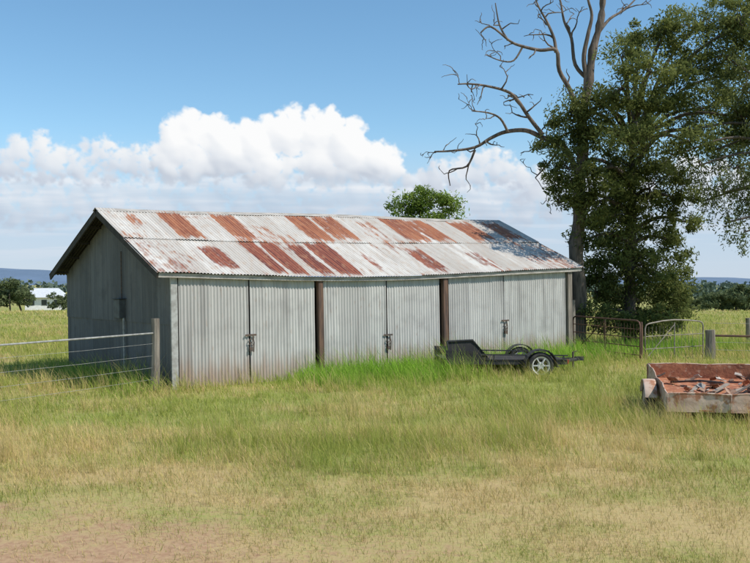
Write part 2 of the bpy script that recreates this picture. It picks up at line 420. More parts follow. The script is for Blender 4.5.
corr('', (0,-OV-nF[1]*-.012,ze+.018),(1,0,0),(0,cs,k*cs),nF,RL,RR_,10,lambda u:SLN*.5+jag(u),lambda u:SLN,None,None,rust_paint,seed=5,join=parts)
pf=rooftrans(parts); parts=[]
nB=(0,k*cs,cs)
corr('', (0,DEP+OV,ze),(1,0,0),(0,-cs,k*cs),nB,RL,RR_,12,lambda u:-.03,lambda u:SLN,None,None,rust_paint,seed=9,join=parts,flip=True)
pf+=rooftrans(parts,False)
roof=joined('roof',pf,M['roof'],shed); roof['label']='cream and rust streaked corrugated iron roof'
mb=MB(); us=np.linspace(RL,RR_,40)
def zro(u): return zr+float(sag(u,1.0))
for u in us:
    z=zro(u)
    for y_,dz in ((-.16,-.045),(-.03,.018),(0,.032),(.03,.018),(.16,-.045)): mb.v.append(Vector((u,RIDV+y_,z+dz)))
for i in range(len(us)-1):
    for j in range(4):
        a=i*5+j; mb.f.append([a,a+5,a+6,a+1])
o=mb.build('ridge_cap',M['fasciawood'],roof,True)
mb=MB(); n=24; us=np.linspace(RL+.05,RR_-.05,n)
for i in range(n-1):
    a,b=us[i],us[i+1]
    mb.beam((a,-OV+.035,ze-.075+float(sag(a,0))),(b,-OV+.035,ze-.075+float(sag(b,0))),.03,.09)
mb.build('fascia',M['fasciawood'],shed)
for u in (RL+.03,RR_-.03):
    MB().beam((u,-OV+.01,ze-.075),(u,RIDV-.02,zr-.09),.035,.15,up=(0,-k,1)).build('barge_board',M['darkwood'],shed)
    MB().beam((u,DEP+OV,ze-.075),(u,RIDV+.02,zr-.09),.035,.15,up=(0,k,1)).build('barge_board',M['darkwood'],shed)
for f in (.08,.32,.55,.78,.95):
    for sgn in (0,1):
        mb=MB()
        y_=-OV+(RIDV+OV)*f if sgn==0 else DEP+OV-(RIDV+OV)*f
        for i in range(8):
            a=RL+.06+(RR_-RL-.12)*i/8; b=RL+.06+(RR_-RL-.12)*(i+1)/8
            mb.beam((a,y_,ze-.05+k*(RIDV+OV)*f+float(sag(a,f))-.02),(b,y_,ze-.05+k*(RIDV+OV)*f+float(sag(b,f))-.02),.05,.05)
        mb.build('purlin',M['darkwood'],shed)
def gtop(v): return ze-.06+k*(OV+ (v if v<RIDV else DEP-v))
parts=[]
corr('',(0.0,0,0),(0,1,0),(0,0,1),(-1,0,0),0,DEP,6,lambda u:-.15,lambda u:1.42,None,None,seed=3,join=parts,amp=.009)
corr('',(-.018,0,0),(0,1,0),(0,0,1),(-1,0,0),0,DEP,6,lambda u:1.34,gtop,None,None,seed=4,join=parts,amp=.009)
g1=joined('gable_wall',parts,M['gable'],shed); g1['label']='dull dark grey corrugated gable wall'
corr('gable_wall',(LEN,0,0),(0,1,0),(0,0,1),(1,0,0),0,DEP,8,lambda u:-.2,gtop,M['gable'],shed,seed=6)
corr('rear_wall',(0,DEP,0),(1,0,0),(0,0,1),(0,1,0),0,LEN,8,lambda u:-.2,lambda u:ze-.2,M['gable'],shed,seed=7)
for a,b in [(3.38,3.59),(7.04,7.27)]:
    MB().box(((a+b)/2,-.035,1.07),(b-a-.08,.12,2.34)).build('timber_post',M['redwood'],shed,bevel=.008)
MB().box((.0,-.012,1.12),(.14,.05,2.4)).build('corner_flashing',M['galv'],shed)
MB().box((LEN-.02,-.03,1.1),(.16,.1,2.4)).build('timber_post',M['wood'],shed)
mb=MB()
for i in range(12):
    a=LEN*i/12;b=LEN*(i+1)/12
    mb.beam((a,.05,2.27+float(sag(a,0))),(b,.05,2.27+float(sag(b,0))),.05,.16)
mb.build('header_beam',M['darkwood'],shed)
doors=[(.10,1.69,.0),(1.73,3.36,.012),(3.60,5.35,-.01),(5.39,7.02,.01),(7.30,9.18,.0),(9.22,11.58,.015)]
for i,(a,b,off) in enumerate(doors):
    tf=lambda u:2.33+float(sag(u,0))*.95
    d=corr('door',(0,-.02+off,0),(1,0,0),(0,0,1),(0,-1,0),a,b,10,lambda u:(.0 if i!=3 else .05)-.02+.02*math.sin(u*3),tf,M['door'],shed,seed=20+i,sheet=.8)
    if i%2==1:
        zz=[1.0,.82,1.0][i//2]; xx=a
        mb=MB()
        mb.box((xx-.01,-.07+off,zz+.06),(.26,.012,.04))
        mb.revolve((xx-.02,-.085+off,zz-.06),[(.035,-.006),(.047,-.006),(.047,.006),(.035,.006)],14)
        mb.revolve((xx-.01,-.085+off,zz-.14),[(.03,-.006),(.042,-.006),(.042,.006),(.03,.006)],14)
        mb.box((xx-.015,-.085+off,zz-.24),(.07,.03,.085))
        mb.tube([(xx-.04,-.085+off,zz-.2),(xx-.035,-.085+off,zz-.15),(xx-.015,-.085+off,zz-.135),(xx+.005,-.085+off,zz-.15),(xx+.01,-.085+off,zz-.2)],.007,6)
        mb.tube([(xx+.03,-.07+off,zz+.05),(xx+.06,-.08+off,zz-.1),(xx+.05,-.075+off,zz-.3)],.012,6)
        mb.build('padlock_and_chain',M['steel'],d)
MB().box((-.10,2.6,1.62),(.16,.34,.42)).box((-.10,2.6,1.845),(.21,.40,.02)).build('meter_box',simple('meter_box_steel',(.10,.11,.11),(.07,.07,.07),5),shed,bevel=.01)
MB().tube([(-.07,2.45,1.42),(-.07,2.45,.0)],.028,8).build('conduit_pipe',M['galv'],shed)
MB().tube([(-.05,2.6,1.85),(-.05,2.6,2.9)],.012,8).build('conduit_pipe',M['steel'],shed)
# ---------------- fence left
fn=empty('fence',(-4.4,18.8,0)); top(fn,'wire farm fence with grey top rail and weathered timber post','fence')
def post(mbb,p,h,r,jx=.02):
    pts=[];rad=[]
    for i in range(6):
        t=i/5; pts.append((p[0]+jx*t*math.sin(3*t+p[0]),p[1]+jx*t*.5,p[2]-.15+(h+.15)*t)); rad.append(r*(1.08-.14*t+.04*math.sin(7*t+p[0]*3)))
    mbb.tube(pts,rad,10)
mb=MB(); post(mb,(0,0,0),1.48,.085); mb.build('fence_post',M['wood'],fn)
dirv=Vector((-6.2+4.4,15.6-18.8,0)); 
mb=MB(); e=dirv*2.1; post(mb,(e.x,e.y,0),1.4,.08); mb.build('fence_post',M['wood'],fn)
MB().tube([(0.05,.09,1.19),(e.x*.5,e.y*.5,1.155),(e.x,e.y,1.19)],.017,8).build('top_rail',M['fencegrey'],fn)
for z in (.98,.74,.5,.27):
    MB().tube([(0,0,z),(e.x*.25,e.y*.25,z-.03),(e.x*.5,e.y*.5,z-.04),(e.x,e.y,z)],.0028,5).build('fence_wire',M['fencegrey'],fn)
# ---------------- right gates
def gate(name,pa,pb,h,mat,label,mesh=True,bars=5,rad=.022,arch=0):
    A=Vector(pa);B=Vector(pb); e=empty(name,A); d=B-A; mb=MB(); up=Vector((0,0,h)); c=.12
    dn=d.normalized(); az_=Vector((0,0,arch))
    pts=[Vector((0,0,0)),up-Vector((0,0,c)),up-Vector((0,0,c*.3))+dn*c*.3,up+dn*c,up+d*.3+az_*.8,up+d*.5+az_,up+d*.75+az_*.6,up+d-dn*c,up+d-dn*c*.3-Vector((0,0,c*.3)),up+d-Vector((0,0,c)),d,Vector((0,0,0))]
    mb.tube(pts,rad,8); mb.build('gate_frame',mat,e,True)
    mb=MB()
    for i in range(1,bars):
        z=h*i/bars; mb.tube([Vector((0,0,z)),d+Vector((0,0,z))],rad*.55,6)
    mb.tube([Vector((0,0,.05)),d*.5+Vector((0,0,h*.95))],rad*.6,6)
    mb.tube([d*.5,d*.5+up],rad*.8,6)
    mb.build('gate_bars',mat,e)
    if mesh:
        mb=MB(); L=d.length; n=int(L/.12)
        for i in range(1,n): mb.tube([d*(i/n)+Vector((0,0,.0)),d*(i/n)+Vector((0,0,h*.92))],.004,4,False)
        mb.build('gate_mesh',mat,e)
    top(e,label,'gate'); return e
gate('farm_gate',P(573,355,26.6),P(640,364,24.0),1.10,M['rustpipe'],'rusty brown tubular farm gate with wire mesh beside shed')
gate('farm_gate',P(645,362,24.2),P(703,358,25.0),.98,M['gatepipe'],'thin grey brown pipe gate with curved top in long grass',True,3,.02,.07)
def gpost(px,py_top,d,r,label,mat):
    X=(px-CX)/F*d; z=float(gz(X,d)); h=(CH-(py_top-HY)/F*d)-z
    mb=MB(); post(mb,(0,0,0),h,r); o=mb.build('fence_post',mat); o.location=(X,d,z); top(o,label,'post','fence posts'); return o
gpost(710,330,24.6,.13,'thick grey weathered timber gate post',M['wood'])
gpost(641,322,24.1,.04,'slim rusty steel gate post',M['rustpipe'])
gpost(572,300,26.75,.09,'grey timber post at shed corner',M['wood'])
gpost(748,318,30,.08,'grey timber fence post with wires',M['wood'])
wf=empty('wire_fence',P(712,0,24.6).xy.to_3d()+Vector((0,0,.2))); top(wf,'low wire and pipe fence running from gate post','fence')
for z,rr,mm in ((.95,.004,'galv'),(.62,.028,'rustpipe'),(.45,.004,'galv'),(.25,.004,'galv')):
    MB().tube([(0,0,z),(3.4,-.6,z-.04)],rr,6).build('fence_wire' if rr<.01 else 'fence_rail',M[mm],wf)
mb=MB(); post(mb,(3.4,-.6,0),1.2,.07); mb.build('fence_post',M['wood'],wf)
# ---------------- wheel
def wheel(parent,c,R=.28,w=.17,rim='rim',side=-1):
    e=bpy.data.objects.new('wheel',None); col.objects.link(e); e.parent=parent; e.location=c; e.empty_display_size=.1
    r0=R*.66; h=w/2
    prof=[(r0,-h*.8),(R*.8,-h),(R*.94,-h*.92),(R,-h*.65),(R*.985,-h*.3),(R,-h*.25),(R,h*.25),(R*.985,h*.3),(R,h*.65),(R*.94,h*.92),(R*.8,h),(r0,h*.8)]
    MB().revolve((0,0,0),prof,32).build('tyre',M['rubber'],e,True)
    mb=MB(); s=side
    mb.revolve((0,0,0),[(r0*1.04,s*h*.85),(r0*.9,s*h*.7),(r0*.88,s*h*.2),(r0*.88,-s*h*.7),(r0*1.02,-s*h*.8)],24)
    mb.revolve((0,0,0),[(.001,s*h*.6),(r0*.36,s*h*.6),(r0*.42,s*h*.3),(.001,s*h*.3)],16)
    for i in range(6):
        a=i*math.pi/3; ca,sa=math.cos(a),math.sin(a)
        mb.beam((ca*r0*.25,s*h*.45,sa*r0*.25),(ca*r0*.93,s*h*.5,sa*r0*.93),.025,.06,up=(0,1,0))
    mb.build('rim',M[rim],e)
    return e
# ---------------- black trailer
tx,ty=1.56,20.9
bt=empty('box_trailer',(tx,ty,.06),Matrix.Rotation(math.radians(6),4,'Z')@Matrix.Rotation(math.radians(.5),4,'Y'))
top(bt,'low black car trailer with upright dark end panel parked by shed','trailer')
W=1.45
mb=MB()
for y_ in (.05,W-.05): mb.box((1.4,y_,.36),(2.8,.05,.09))
for x_ in (.05,.7,1.4,2.1,2.75): mb.box((x_,W/2,.345),(.05,W-.16,.055))
mb.build('chassis',M['black'],bt)
MB().box((1.4,W/2,.42),(2.8,W-.02,.02)).build('deck',M['blackdust'],bt)
for y_ in (.0,W): 
    mb=MB(); mb.beam((.02,y_,.55),(2.8,y_,.52),.03,.03)
    for x_ in (.05,.6,1.1,1.9,2.7): mb.box((x_,y_,.46),(.03,.028,.13))
    mb.build('side_rail',M['black'],bt)
for y_ in (-.03,W+.015):
    MB().poly([(.02,y_,.32),(.92,y_,.32),(.74,y_,.62),(.0,y_,.64)],(0,.016,0)).build('side_panel',M['blackdust'],bt)
rm=MB().poly([(.04,.04,.83),(.62,.06,.86),(.98,.03,.46),(.10,.00,.44)],(0,.014,.0)).build('end_panel',M['blackdust'],bt)
fr=[(.04,.03,.83),(.62,.05,.86),(.98,.02,.46),(.10,-.01,.44),(.04,.03,.83)]
MB().tube(fr,.024,6).build('panel_frame',M['black'],rm)
for y_,s in ((-.15,-1),(W+.15,1)):
    wheel(bt,(2.12,y_,.31),.30,.19,'rim',s)
    mb=MB(); mb.revolve((2.12,y_,.31),[(.355,-.12),(.37,-.12),(.37,.12),(.355,.12)],14,math.radians(-5),math.radians(185))
    mb.box((2.50,y_,.29),(.06,.22,.02)); mb.box((1.74,y_,.29),(.06,.22,.02))
    mb.build('mudguard',M['black'],bt)
    MB().box((2.82,.12 if s<0 else W-.12,.38),(.03,.16,.09)).build('tail_lamp',M['redlens'],bt)
MB().box((2.12,W/2,.29),(.05,W+.2,.05)).build('axle',M['black'],bt)
mb=MB(); mb.tube([(2.8,.35,.36),(3.25,W/2,.38),(2.8,W-.35,.36)],.04,6); mb.box((3.3,W/2,.40),(.2,.09,.09))
mb.build('drawbar',M['black'],bt)
MB().tube([(3.12,W/2-.1,.0),(3.12,W/2-.1,.56)],.025,8).tube([(3.12,W/2-.1,.56),(3.22,W/2-.1,.58)],.01,6).build('jockey_stand',M['steel'],bt)
# ---------------- rusty trailer
ra=math.atan2(2.4,.41)-math.pi/2
rt=empty('box_trailer',(4.36,14.0,.0),Matrix.Rotation(ra,4,'Z'))
top(rt,'old rusty open box trailer with faded pink paint and scrap inside','trailer')
W=1.8; L=2.45; TL=math.tan(math.radians(5.6)); z0=.40; z1=.67
def tz(y,z): return z+(y-L/2)*TL
def tp(x,y,z): return Vector((x,y,tz(y,z)))
MB().poly([tp(0,0,z0),tp(W,0,z0),tp(W,L,z0),tp(0,L,z0)],(0,0,.02)).build('floor',M['rust'],rt)
def side(a,b):
    mb=MB(); n=14; m=4; a=Vector((*a,0)); b=Vector((*b,0)); d=(b-a).normalized(); nn=Vector((d.y,-d.x,0))
    def pt(i,j,off):
        p=a+(b-a)*i/n; bul=.008*math.sin(i*1.1+a.x*3)+.006*math.sin(i*2.7+a.y)+.005*math.sin(j*2+i)
        q=p+nn*(off+bul); tt=z0-.01+(z1-z0+.01)*j/m-(.014*max(0,math.sin(i*.9+2)) if j==m else 0)
        return Vector((q.x,q.y,tz(p.y,tt)))
    for off in (.004,-.004):
        bb=len(mb.v)
        for j in range(m+1):
            for i in range(n+1): mb.v.append(pt(i,j,off))
        for j in range(m):
            for i in range(n):
                q=bb+j*(n+1)+i; mb.f.append([q,q+1,q+n+2,q+n+1])
    o=mb.build('side_panel',M['cream'],rt,True)
    MB().tube([pt(i,m,.0) for i in range(n+1)],.011,7).build('rim_roll',M['cream'],o,True)
    lin=MB()
    for j in range(m+1):
        for i in range(n+1): lin.v.append(pt(i,j,-.009))
    for j in range(m):
        for i in range(n):
            q=j*(n+1)+i; lin.f.append([q,q+1,q+n+2,q+n+1])
    lin.build('inner_lining',M['rust'],o,True)
    for i in (0,7,14):
        MB().beam(pt(i,0,.012),pt(i,m,.012),.022,.014).build('panel_rib',M['cream'],o)
side((0,0),(W,0));side((W,.02),(W,L-.02));side((W,L),(0,L));side((0,L-.02),(0,.02))
mb=MB()
for x_ in (.3,W-.3): mb.beam(tp(x_,0,z0-.06),tp(x_,L,z0-.06),.06,.08)
mb.box((W/2,L/2,.30),(W+.3,.06,.06)); mb.build('chassis',M['rust'],rt)
for x_,s in ((-.15,-1),(W+.15,1)):
    w=wheel(rt,(x_,L/2-.1,.29),.29,.16,'cream',-1 if s>0 else 1); w.rotation_euler=(0,0,math.pi/2)
    mb=MB(); prof=[(.345,-.10),(.352,-.08),(.355,0),(.352,.08),(.345,.10),(.340,.10),(.347,0),(.340,-.10)]
    mb.revolve((0,0,0),prof,18,math.radians(20),math.radians(165))
    g=mb.build('mudguard',M['cream'],rt,True); g.location=(x_,L/2-.1,.29); g.rotation_euler=(0,0,math.pi/2)
mb=MB(); mb.tube([tp(.3,L,z0),tp(W/2,L+1.2,z0+.02),tp(W-.3,L,z0)],.045,6).build('drawbar',M['rust'],rt)
MW=rt.matrix_world.copy()
def junk(name,mbb,mat,lab,cat):
    o=mbb.build(name,mat); o.matrix_world=MW; top(o,lab,cat)
for i in range(3):
    p=MB(); a=.3+.4*i; p.beam(tp(a,.6+.2*i,.45+.02*i),tp(a+.45,1.7-.15*i,.48+.03*i),.07,.02); junk('plank',p,M['plank'],'short grey weathered plank lying in rusty trailer','plank')
random.seed(3)
for i in range(46): 
    a=tp(random.uniform(.15,1.65),random.uniform(.25,2.2),.44+random.uniform(0,.09))
    R=Matrix.Rotation(random.uniform(0,3),3,'Z')@Matrix.Rotation(random.uniform(-.6,.6),3,'X')@Matrix.Rotation(random.uniform(-.4,.4),3,'Y')
    sc_=random.uniform(.12,.32); by=random.uniform(.0,.2)
    p=MB(); p.poly([R@(Vector(q)*sc_)+a for q in ((-.3,-.2,by),(.0,-.24,0),(.05,.26,0),(-.27,.2,by))],(0,0,.012)).poly([R@(Vector(q)*sc_)+a for q in ((.0,-.24,0),(.33,-.2,by*.7),(.30,.18,by*.7),(.05,.26,0))],(0,0,.012))
    junk('scrap_sheet',p,(M['scrap'],M['rust'],M['palescrap'],M['steel'],M['scrap'])[i%5],'bent rusty scrap sheet lying in trailer','scrap metal')
for (a_,b_) in (((.3,1.9,.52),(1.0,1.1,.60)),((1.0,.5,.46),(1.55,1.5,.58))):
    p=MB(); p.tube([a_,tuple((Vector(a_)+Vector(b_))/2+Vector((.05,0,.03))),b_],.018,7); junk('scrap_pipe',p,M['steel'],'dark bent pipe lying in rusty trailer','scrap metal')
# ---------------- trees
def leaves(name,clumps,per,size,mat,parent,asp=.32,flat=.75,droop=0,seed=0):
    rg=np.random.default_rng(seed); cl=np.repeat(np.array(clumps),per,axis=0); n=len(cl)
    g=rg.normal(size=(n,3)); g/=np.linalg.norm(g,axis=1)[:,None]; rad=rg.random(n)**.55
    pos=cl[:,:3]+g*(rad*cl[:,3])[:,None]*np.array([1,1,flat])
    if droop: pos[:,2]-=rg.random(n)*droop
    d=rg.normal(size=(n,3)); d[:,2]-=droop*1.5+.2; d/=np.linalg.norm(d,axis=1)[:,None]
    e=rg.normal(size=(n,3)); e=np.cross(d,e); e/=np.linalg.norm(e,axis=1)[:,None]
    s=size*rg.uniform(.6,1.4,n)[:,None]
    VV=np.stack([pos-d*s/2,pos+e*s*asp/2,pos+d*s/2,pos-e*s*asp/2],1).reshape(-1,3)
    Q=np.arange(n*4).reshape(-1,4)
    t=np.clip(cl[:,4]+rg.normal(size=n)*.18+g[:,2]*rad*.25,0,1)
    C=np.repeat(np.stack([t,t,t],1),4,axis=0)
    ob=fastmesh(name,VV,[Q],4,C,mat); ob.parent=parent; return ob
def blob_clumps(blobs,per,sub,seed,d0=None):
    rg=np.random.default_rng(seed); out=[]
    for (c,rx,ry,rz,w) in blobs:
        m=max(3,int(per*w))
        for i in range(m):
            g=rg.normal(size=3); g/=np.linalg.norm(g); r=rg.random()**.4*rg.uniform(.9,1.15)
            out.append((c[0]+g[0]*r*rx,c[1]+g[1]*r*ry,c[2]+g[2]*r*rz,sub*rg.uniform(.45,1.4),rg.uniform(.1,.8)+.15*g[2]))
    return out
rnd=random.Random(5)
dt=empty('dead_gum_tree',(6.15,28.6,.2)); top(dt,'tall dead gum tree with bare twisting branches behind shed','tree')
O=Vector((6.15,28.6,.2)); DD=28.6
def q(px,py,dd=0): return P(px,py,DD+dd)-O
mb=MB()
tp_=catmull([q(577,352),q(579,300),q(576,250),q(580,215),q(579,185),q(583,150),q(582,120),q(589,80),q(593,50),q(601,20),q(604,-10),q(612,-60)],5)
nr=len(tp_); mb.tube(tp_,[.25-.18*(i/nr)+.018*math.sin(i*1.3)+.012*math.sin(i*2.9) +(.08 if i<2 else 0) for i in range(nr)],12)
mb.tube(catmull([q(590,90),q(584,60),q(588,35),q(592,15),q(588,-5),q(594,-30)],5),[.085-.0025*i for i in range(26)],8)
mb.build('trunk',M['bark'],dt,True)
mb=MB()
def twigs(pts,r0,depth,dens=1.0,spread=1.0):
    n=len(pts)
    for i in range(3,n):
        if rnd.random()<.46*dens:
            d=(pts[i]-pts[i-1]).normalized(); ax=Vector((rnd.gauss(0,1),rnd.gauss(0,1),rnd.gauss(0,1)))
            nd=(d*.6+ax.normalized()*.9*spread+Vector((0,0,.15))).normalized()
            L=rnd.uniform(.35,1.1)*(1.0 if depth==2 else .5); st=[pts[i]]; m=6
            for k_ in range(m):
                nd=(nd+Vector((rnd.gauss(0,.42),rnd.gauss(0,.42),rnd.gauss(0,.38)))).normalized(); st.append(st[-1]+nd*L/m)
            rr=min(r0*(1-i/n)*.6+.008,.028 if depth==2 else .011); mb.tube(st,[rr*(1-.8*j/m)+.004 for j in range(m+1)],5,False)
            if depth>1: twigs(st,rr,depth-1,1.1)
BR=[([ (581,185),(572,165),(560,148),(543,135),(525,128),(508,132),(492,138),(475,150),(455,152),(432,150)],.10),
    ([(543,135),(530,115),(518,98),(505,88),(488,84),(470,86),(457,82)],.06),
    ([(508,132),(500,118),(486,112),(470,108)],.035),
    ([(583,130),(575,108),(568,90),(560,70),(556,52),(540,50),(523,46),(508,40),(492,28),(480,32)],.08),
    ([(556,52),(552,38),(545,22),(540,5),(534,-10)],.05),
    ([(508,40),(500,22),(497,5)],.03),
    ([(589,80),(578,62),(570,40),(563,22),(560,0),(552,-15)],.06),
    ([(475,150),(465,165),(452,172),(448,185)],.03),
    ([(560,148),(548,165),(535,178)],.04),
    ([(597,35),(612,20),(625,12),(640,-5)],.05),
    ([(584,120),(604,100),(622,85),(640,60)],.07),
    ([(523,46),(515,60),(500,62),(488,55)],.025)]
for pts,r0 in BR:
    dd=rnd.uniform(-.6,.6); w=[q(px+rnd.uniform(-3,3),py+rnd.uniform(-3,3),dd*(i/len(pts))*2) for i,(px,py) in enumerate(pts)]
    w[0]=q(*pts[0])
    c=catmull(w,4); n=len(c); mb.tube(c,[r0*(1-.85*(j/n))+.008 for j in range(n)],7,False)
    twigs(c,r0,2,.9)
mb.build('branch',M['bark'],dt,True)
def blobs_px(lst,d0,seed,front=None):
    rg=random.Random(seed); out=[]
    for t in lst:
        px,py,rx,ry=t[:4]; w=t[4] if len(t)>4 else 1; d=(t[5] if len(t)>5 else d0)+rg.uniform(-.6,.6)
        out.append((P(px,py,d),rx/F*d,max(rx,ry)/F*d*.9,ry/F*d,w*(rx*ry)/1000))
    return out
def leafy(name,base,blobs,mat,bark,per,sub,lper,size,label,seed,trunk_r=.22,hub=None,cat='tree',asp=.32,droop=0,limbs=True):
    B=Vector(base); e=empty(name,B); top(e,label,cat)
    rg=random.Random(seed); mb=MB()
    hubp=hub if hub is not None else max(blobs,key=lambda b:b[4])[0]
    zs=sorted(b[0].z for b in blobs); tt=Vector((hubp.x,hubp.y,zs[int(len(zs)*.6)]))
    tr=catmull([B-Vector((0,0,.2)),B.lerp(tt,.3)+Vector((rg.uniform(-.1,.1),0,0)),B.lerp(tt,.65)+Vector((rg.uniform(-.15,.15),0,0)),tt],5)
    n=len(tr); mb.tube([p-B for p in tr],[trunk_r*(1-.75*j/n) for j in range(n)],9)
    mb.build('trunk',bark,e,True)
    cl=blob_clumps(blobs,per,sub,seed)
    if limbs:
        mb=MB()
        for b in blobs:
            c=Vector(b[0]); p=min(tr[2:],key=lambda t:(t-c).length+max(0,(t.z-c.z))*1.2); m=(p+c)/2+Vector((0,0,.15*(p-c).length))
            w=catmull([p-B,m-B,c-B],5); mb.tube(w,[trunk_r*.3*(1-.8*j/len(w))+.01 for j in range(len(w))],6,False)
        for k_,c_ in enumerate(cl):
            if k_%2: continue
            c=Vector(c_[:3]); b=min(blobs,key=lambda b:(Vector(b[0])-c).length); p=Vector(b[0])
            m=(p+c)/2+Vector((rg.uniform(-.1,.1),rg.uniform(-.1,.1),.08)); mb.tube([p-B,m-B,c-B],[.015,.01,.004],4,False)
        mb.build('limb',bark,e,True)
    cl=[(c[0]-B.x,c[1]-B.y,c[2]-B.z,c[3],c[4]) for c in cl]
    leaves('crown',cl,lper,size,mat,e,asp=asp,seed=seed,droop=droop)
    return e
FR=27.6; NR=25.6; MR=26.8
bl=blobs_px([(640,42,32,20,.9),(668,28,34,18,1,MR),(706,18,34,22,1),(745,22,32,28,1,MR),(652,72,34,20,.8,NR),(692,62,36,24,1,MR),(732,74,34,28,1),(622,88,24,18,.7,NR),(664,106,36,22,1,MR),(708,108,36,26,1),(745,118,28,26,1,MR),(640,132,32,18,.8,NR),(622,58,16,16,.7,MR),(690,142,28,16,.9,NR+.4),(640,162,38,20,1),(730,145,24,18,.8),
  (572,112,22,20,1.1,FR),(556,138,20,18,1,FR),(590,134,20,22,1.2,FR),(568,168,24,22,1.2,FR),(592,176,20,24,1.2,FR),(558,203,15,14,.8,FR),(584,208,18,20,1.1,FR),(600,218,20,18,1,FR+.5),(586,240,18,18,1.1,FR+.6),(610,110,20,20,1,28.4),(616,160,22,22,1),(588,98,14,12,.8,FR),(620,188,22,20,1),
  (650,188,40,26,1.1),(618,205,28,24,1),(680,200,22,20,.9),(628,235,42,28,1.1),(668,240,30,26,1.1),(604,262,28,22,1.1),(644,272,46,28,1.2),(676,285,22,24,1.1),(596,292,24,20,1.2),(640,302,54,18,1.5),(686,222,12,18,.7),
  (600,318,24,14,1.2,28.4),(640,325,38,14,1.3,28.6),(674,318,24,14,1.2,29)],29.4,4)
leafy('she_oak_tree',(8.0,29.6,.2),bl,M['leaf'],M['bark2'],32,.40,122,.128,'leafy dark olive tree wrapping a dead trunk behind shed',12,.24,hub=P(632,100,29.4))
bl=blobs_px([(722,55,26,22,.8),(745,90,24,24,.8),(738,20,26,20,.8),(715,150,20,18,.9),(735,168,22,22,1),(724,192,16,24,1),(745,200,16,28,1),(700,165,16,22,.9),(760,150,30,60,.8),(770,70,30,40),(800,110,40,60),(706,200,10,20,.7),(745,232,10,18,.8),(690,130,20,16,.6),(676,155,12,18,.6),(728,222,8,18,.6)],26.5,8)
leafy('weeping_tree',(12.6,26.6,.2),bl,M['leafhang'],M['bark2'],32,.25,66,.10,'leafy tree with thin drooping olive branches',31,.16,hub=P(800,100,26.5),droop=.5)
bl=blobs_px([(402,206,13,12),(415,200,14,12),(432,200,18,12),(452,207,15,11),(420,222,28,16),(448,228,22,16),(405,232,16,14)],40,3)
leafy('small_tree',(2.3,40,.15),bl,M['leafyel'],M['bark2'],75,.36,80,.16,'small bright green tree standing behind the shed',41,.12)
def fartree(px,top_y,d,w,label,seed,mat='leaffar'):
    X=(px-CX)/F*d; z=float(gz(X,d)); zt=CH-(top_y-HY)/F*d; h=zt-z; rg=random.Random(seed)
    bl=[]
    for i in range(11):
        bl.append((Vector((X+rg.uniform(-.38,.38)*w,d+rg.uniform(-.3,.3)*w,z+h*rg.uniform(.22,.82))),w*.24,w*.24,h*.17,1))
    return leafy('paddock_tree',(X,d,z),bl,M[mat],M['bark2'],10,w*.1,40,w*.085,label,seed,h*.03,limbs=False)
for i,(px,ty_,d,w) in enumerate([(-6,280,150,5),(10,277,150,5.5),(22,274,155,4.8),(60,290,190,4.5),(-30,270,160,7),(712,292,150,6),(735,286,160,6.5),(752,284,150,7),(694,297,200,6),(775,282,160,8)]):
    o=fartree(px,ty_,d,w,'round green gum tree in the far paddock',100+i); o['group']='far paddock trees'
rg=np.random.default_rng(3); n=1000
xx=rg.uniform(-520,520,n); yy=rg.uniform(430,640,n); zz=gz(xx,yy)
hh=8*(.45+.8*fbm(xx*.012,yy*.01,7,3)); rr=rg.uniform(2.5,5,n)
cl=np.stack([xx,yy,zz+hh*rg.uniform(.3,.9,n),rr,rg.uniform(.1,.8,n)],1)
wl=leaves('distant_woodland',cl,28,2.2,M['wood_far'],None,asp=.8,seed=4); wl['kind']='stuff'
def hills():
    nxh=160; nyh=9; X=np.linspace(-4200,4200,nxh); V=[]
    for j in range(nyh):
        t=j/(nyh-1); y_=5200+t*1600; prof=math.sin(math.pi*t)**1.0
        for x_ in X:
            px=CX+F*x_/6000
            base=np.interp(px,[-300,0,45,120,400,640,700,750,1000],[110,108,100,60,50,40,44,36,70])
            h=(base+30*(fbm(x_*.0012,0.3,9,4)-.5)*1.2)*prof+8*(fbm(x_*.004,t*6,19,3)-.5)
            V.append((x_,y_,-6+max(0,h)))
    i=np.arange((nxh-1)*(nyh-1)); r=i//(nxh-1); c=i%(nxh-1); a=r*nxh+c
    o=fastmesh('hills',np.array(V),[np.stack([a,a+1,a+nxh+1,a+nxh],1)],4,None,M['hill'],True); o['kind']='structure'
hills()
hx=(46-CX)/F*210; hz=float(gz(hx,210))
ho=empty('farmhouse',(hx,210,hz),Matrix.Rotation(math.radians(12),4,'Z')); top(ho,'small white weatherboard farmhouse with pale metal roof','house')
MB().box((0,0,1.9),(8,6,2.9)).build('wall',M['whitewall'],ho)
MB().poly([(-4.7,-3.8,3.2),(4.7,-3.8,3.2),(2.7,0,5.2),(-2.7,0,5.2)],(0,0,.08)).poly([(4.7,3.8,3.2),(-4.7,3.8,3.2),(-2.7,0,5.2),(2.7,0,5.2)],(0,0,.08)).poly([(4.7,-3.8,3.2),(4.7,3.8,3.2),(2.7,0,5.2)],(0,0,.07)).poly([(-4.7,3.8,3.2),(-4.7,-3.8,3.2),(-2.7,0,5.2)],(0,0,.07)).build('roof',M['paleroof'],ho)
for x_ in (-2.6,0,2.6): MB().box((x_,-3.03,2.1),(1.1,.08,1.2)).build('window',M['glass'],ho)
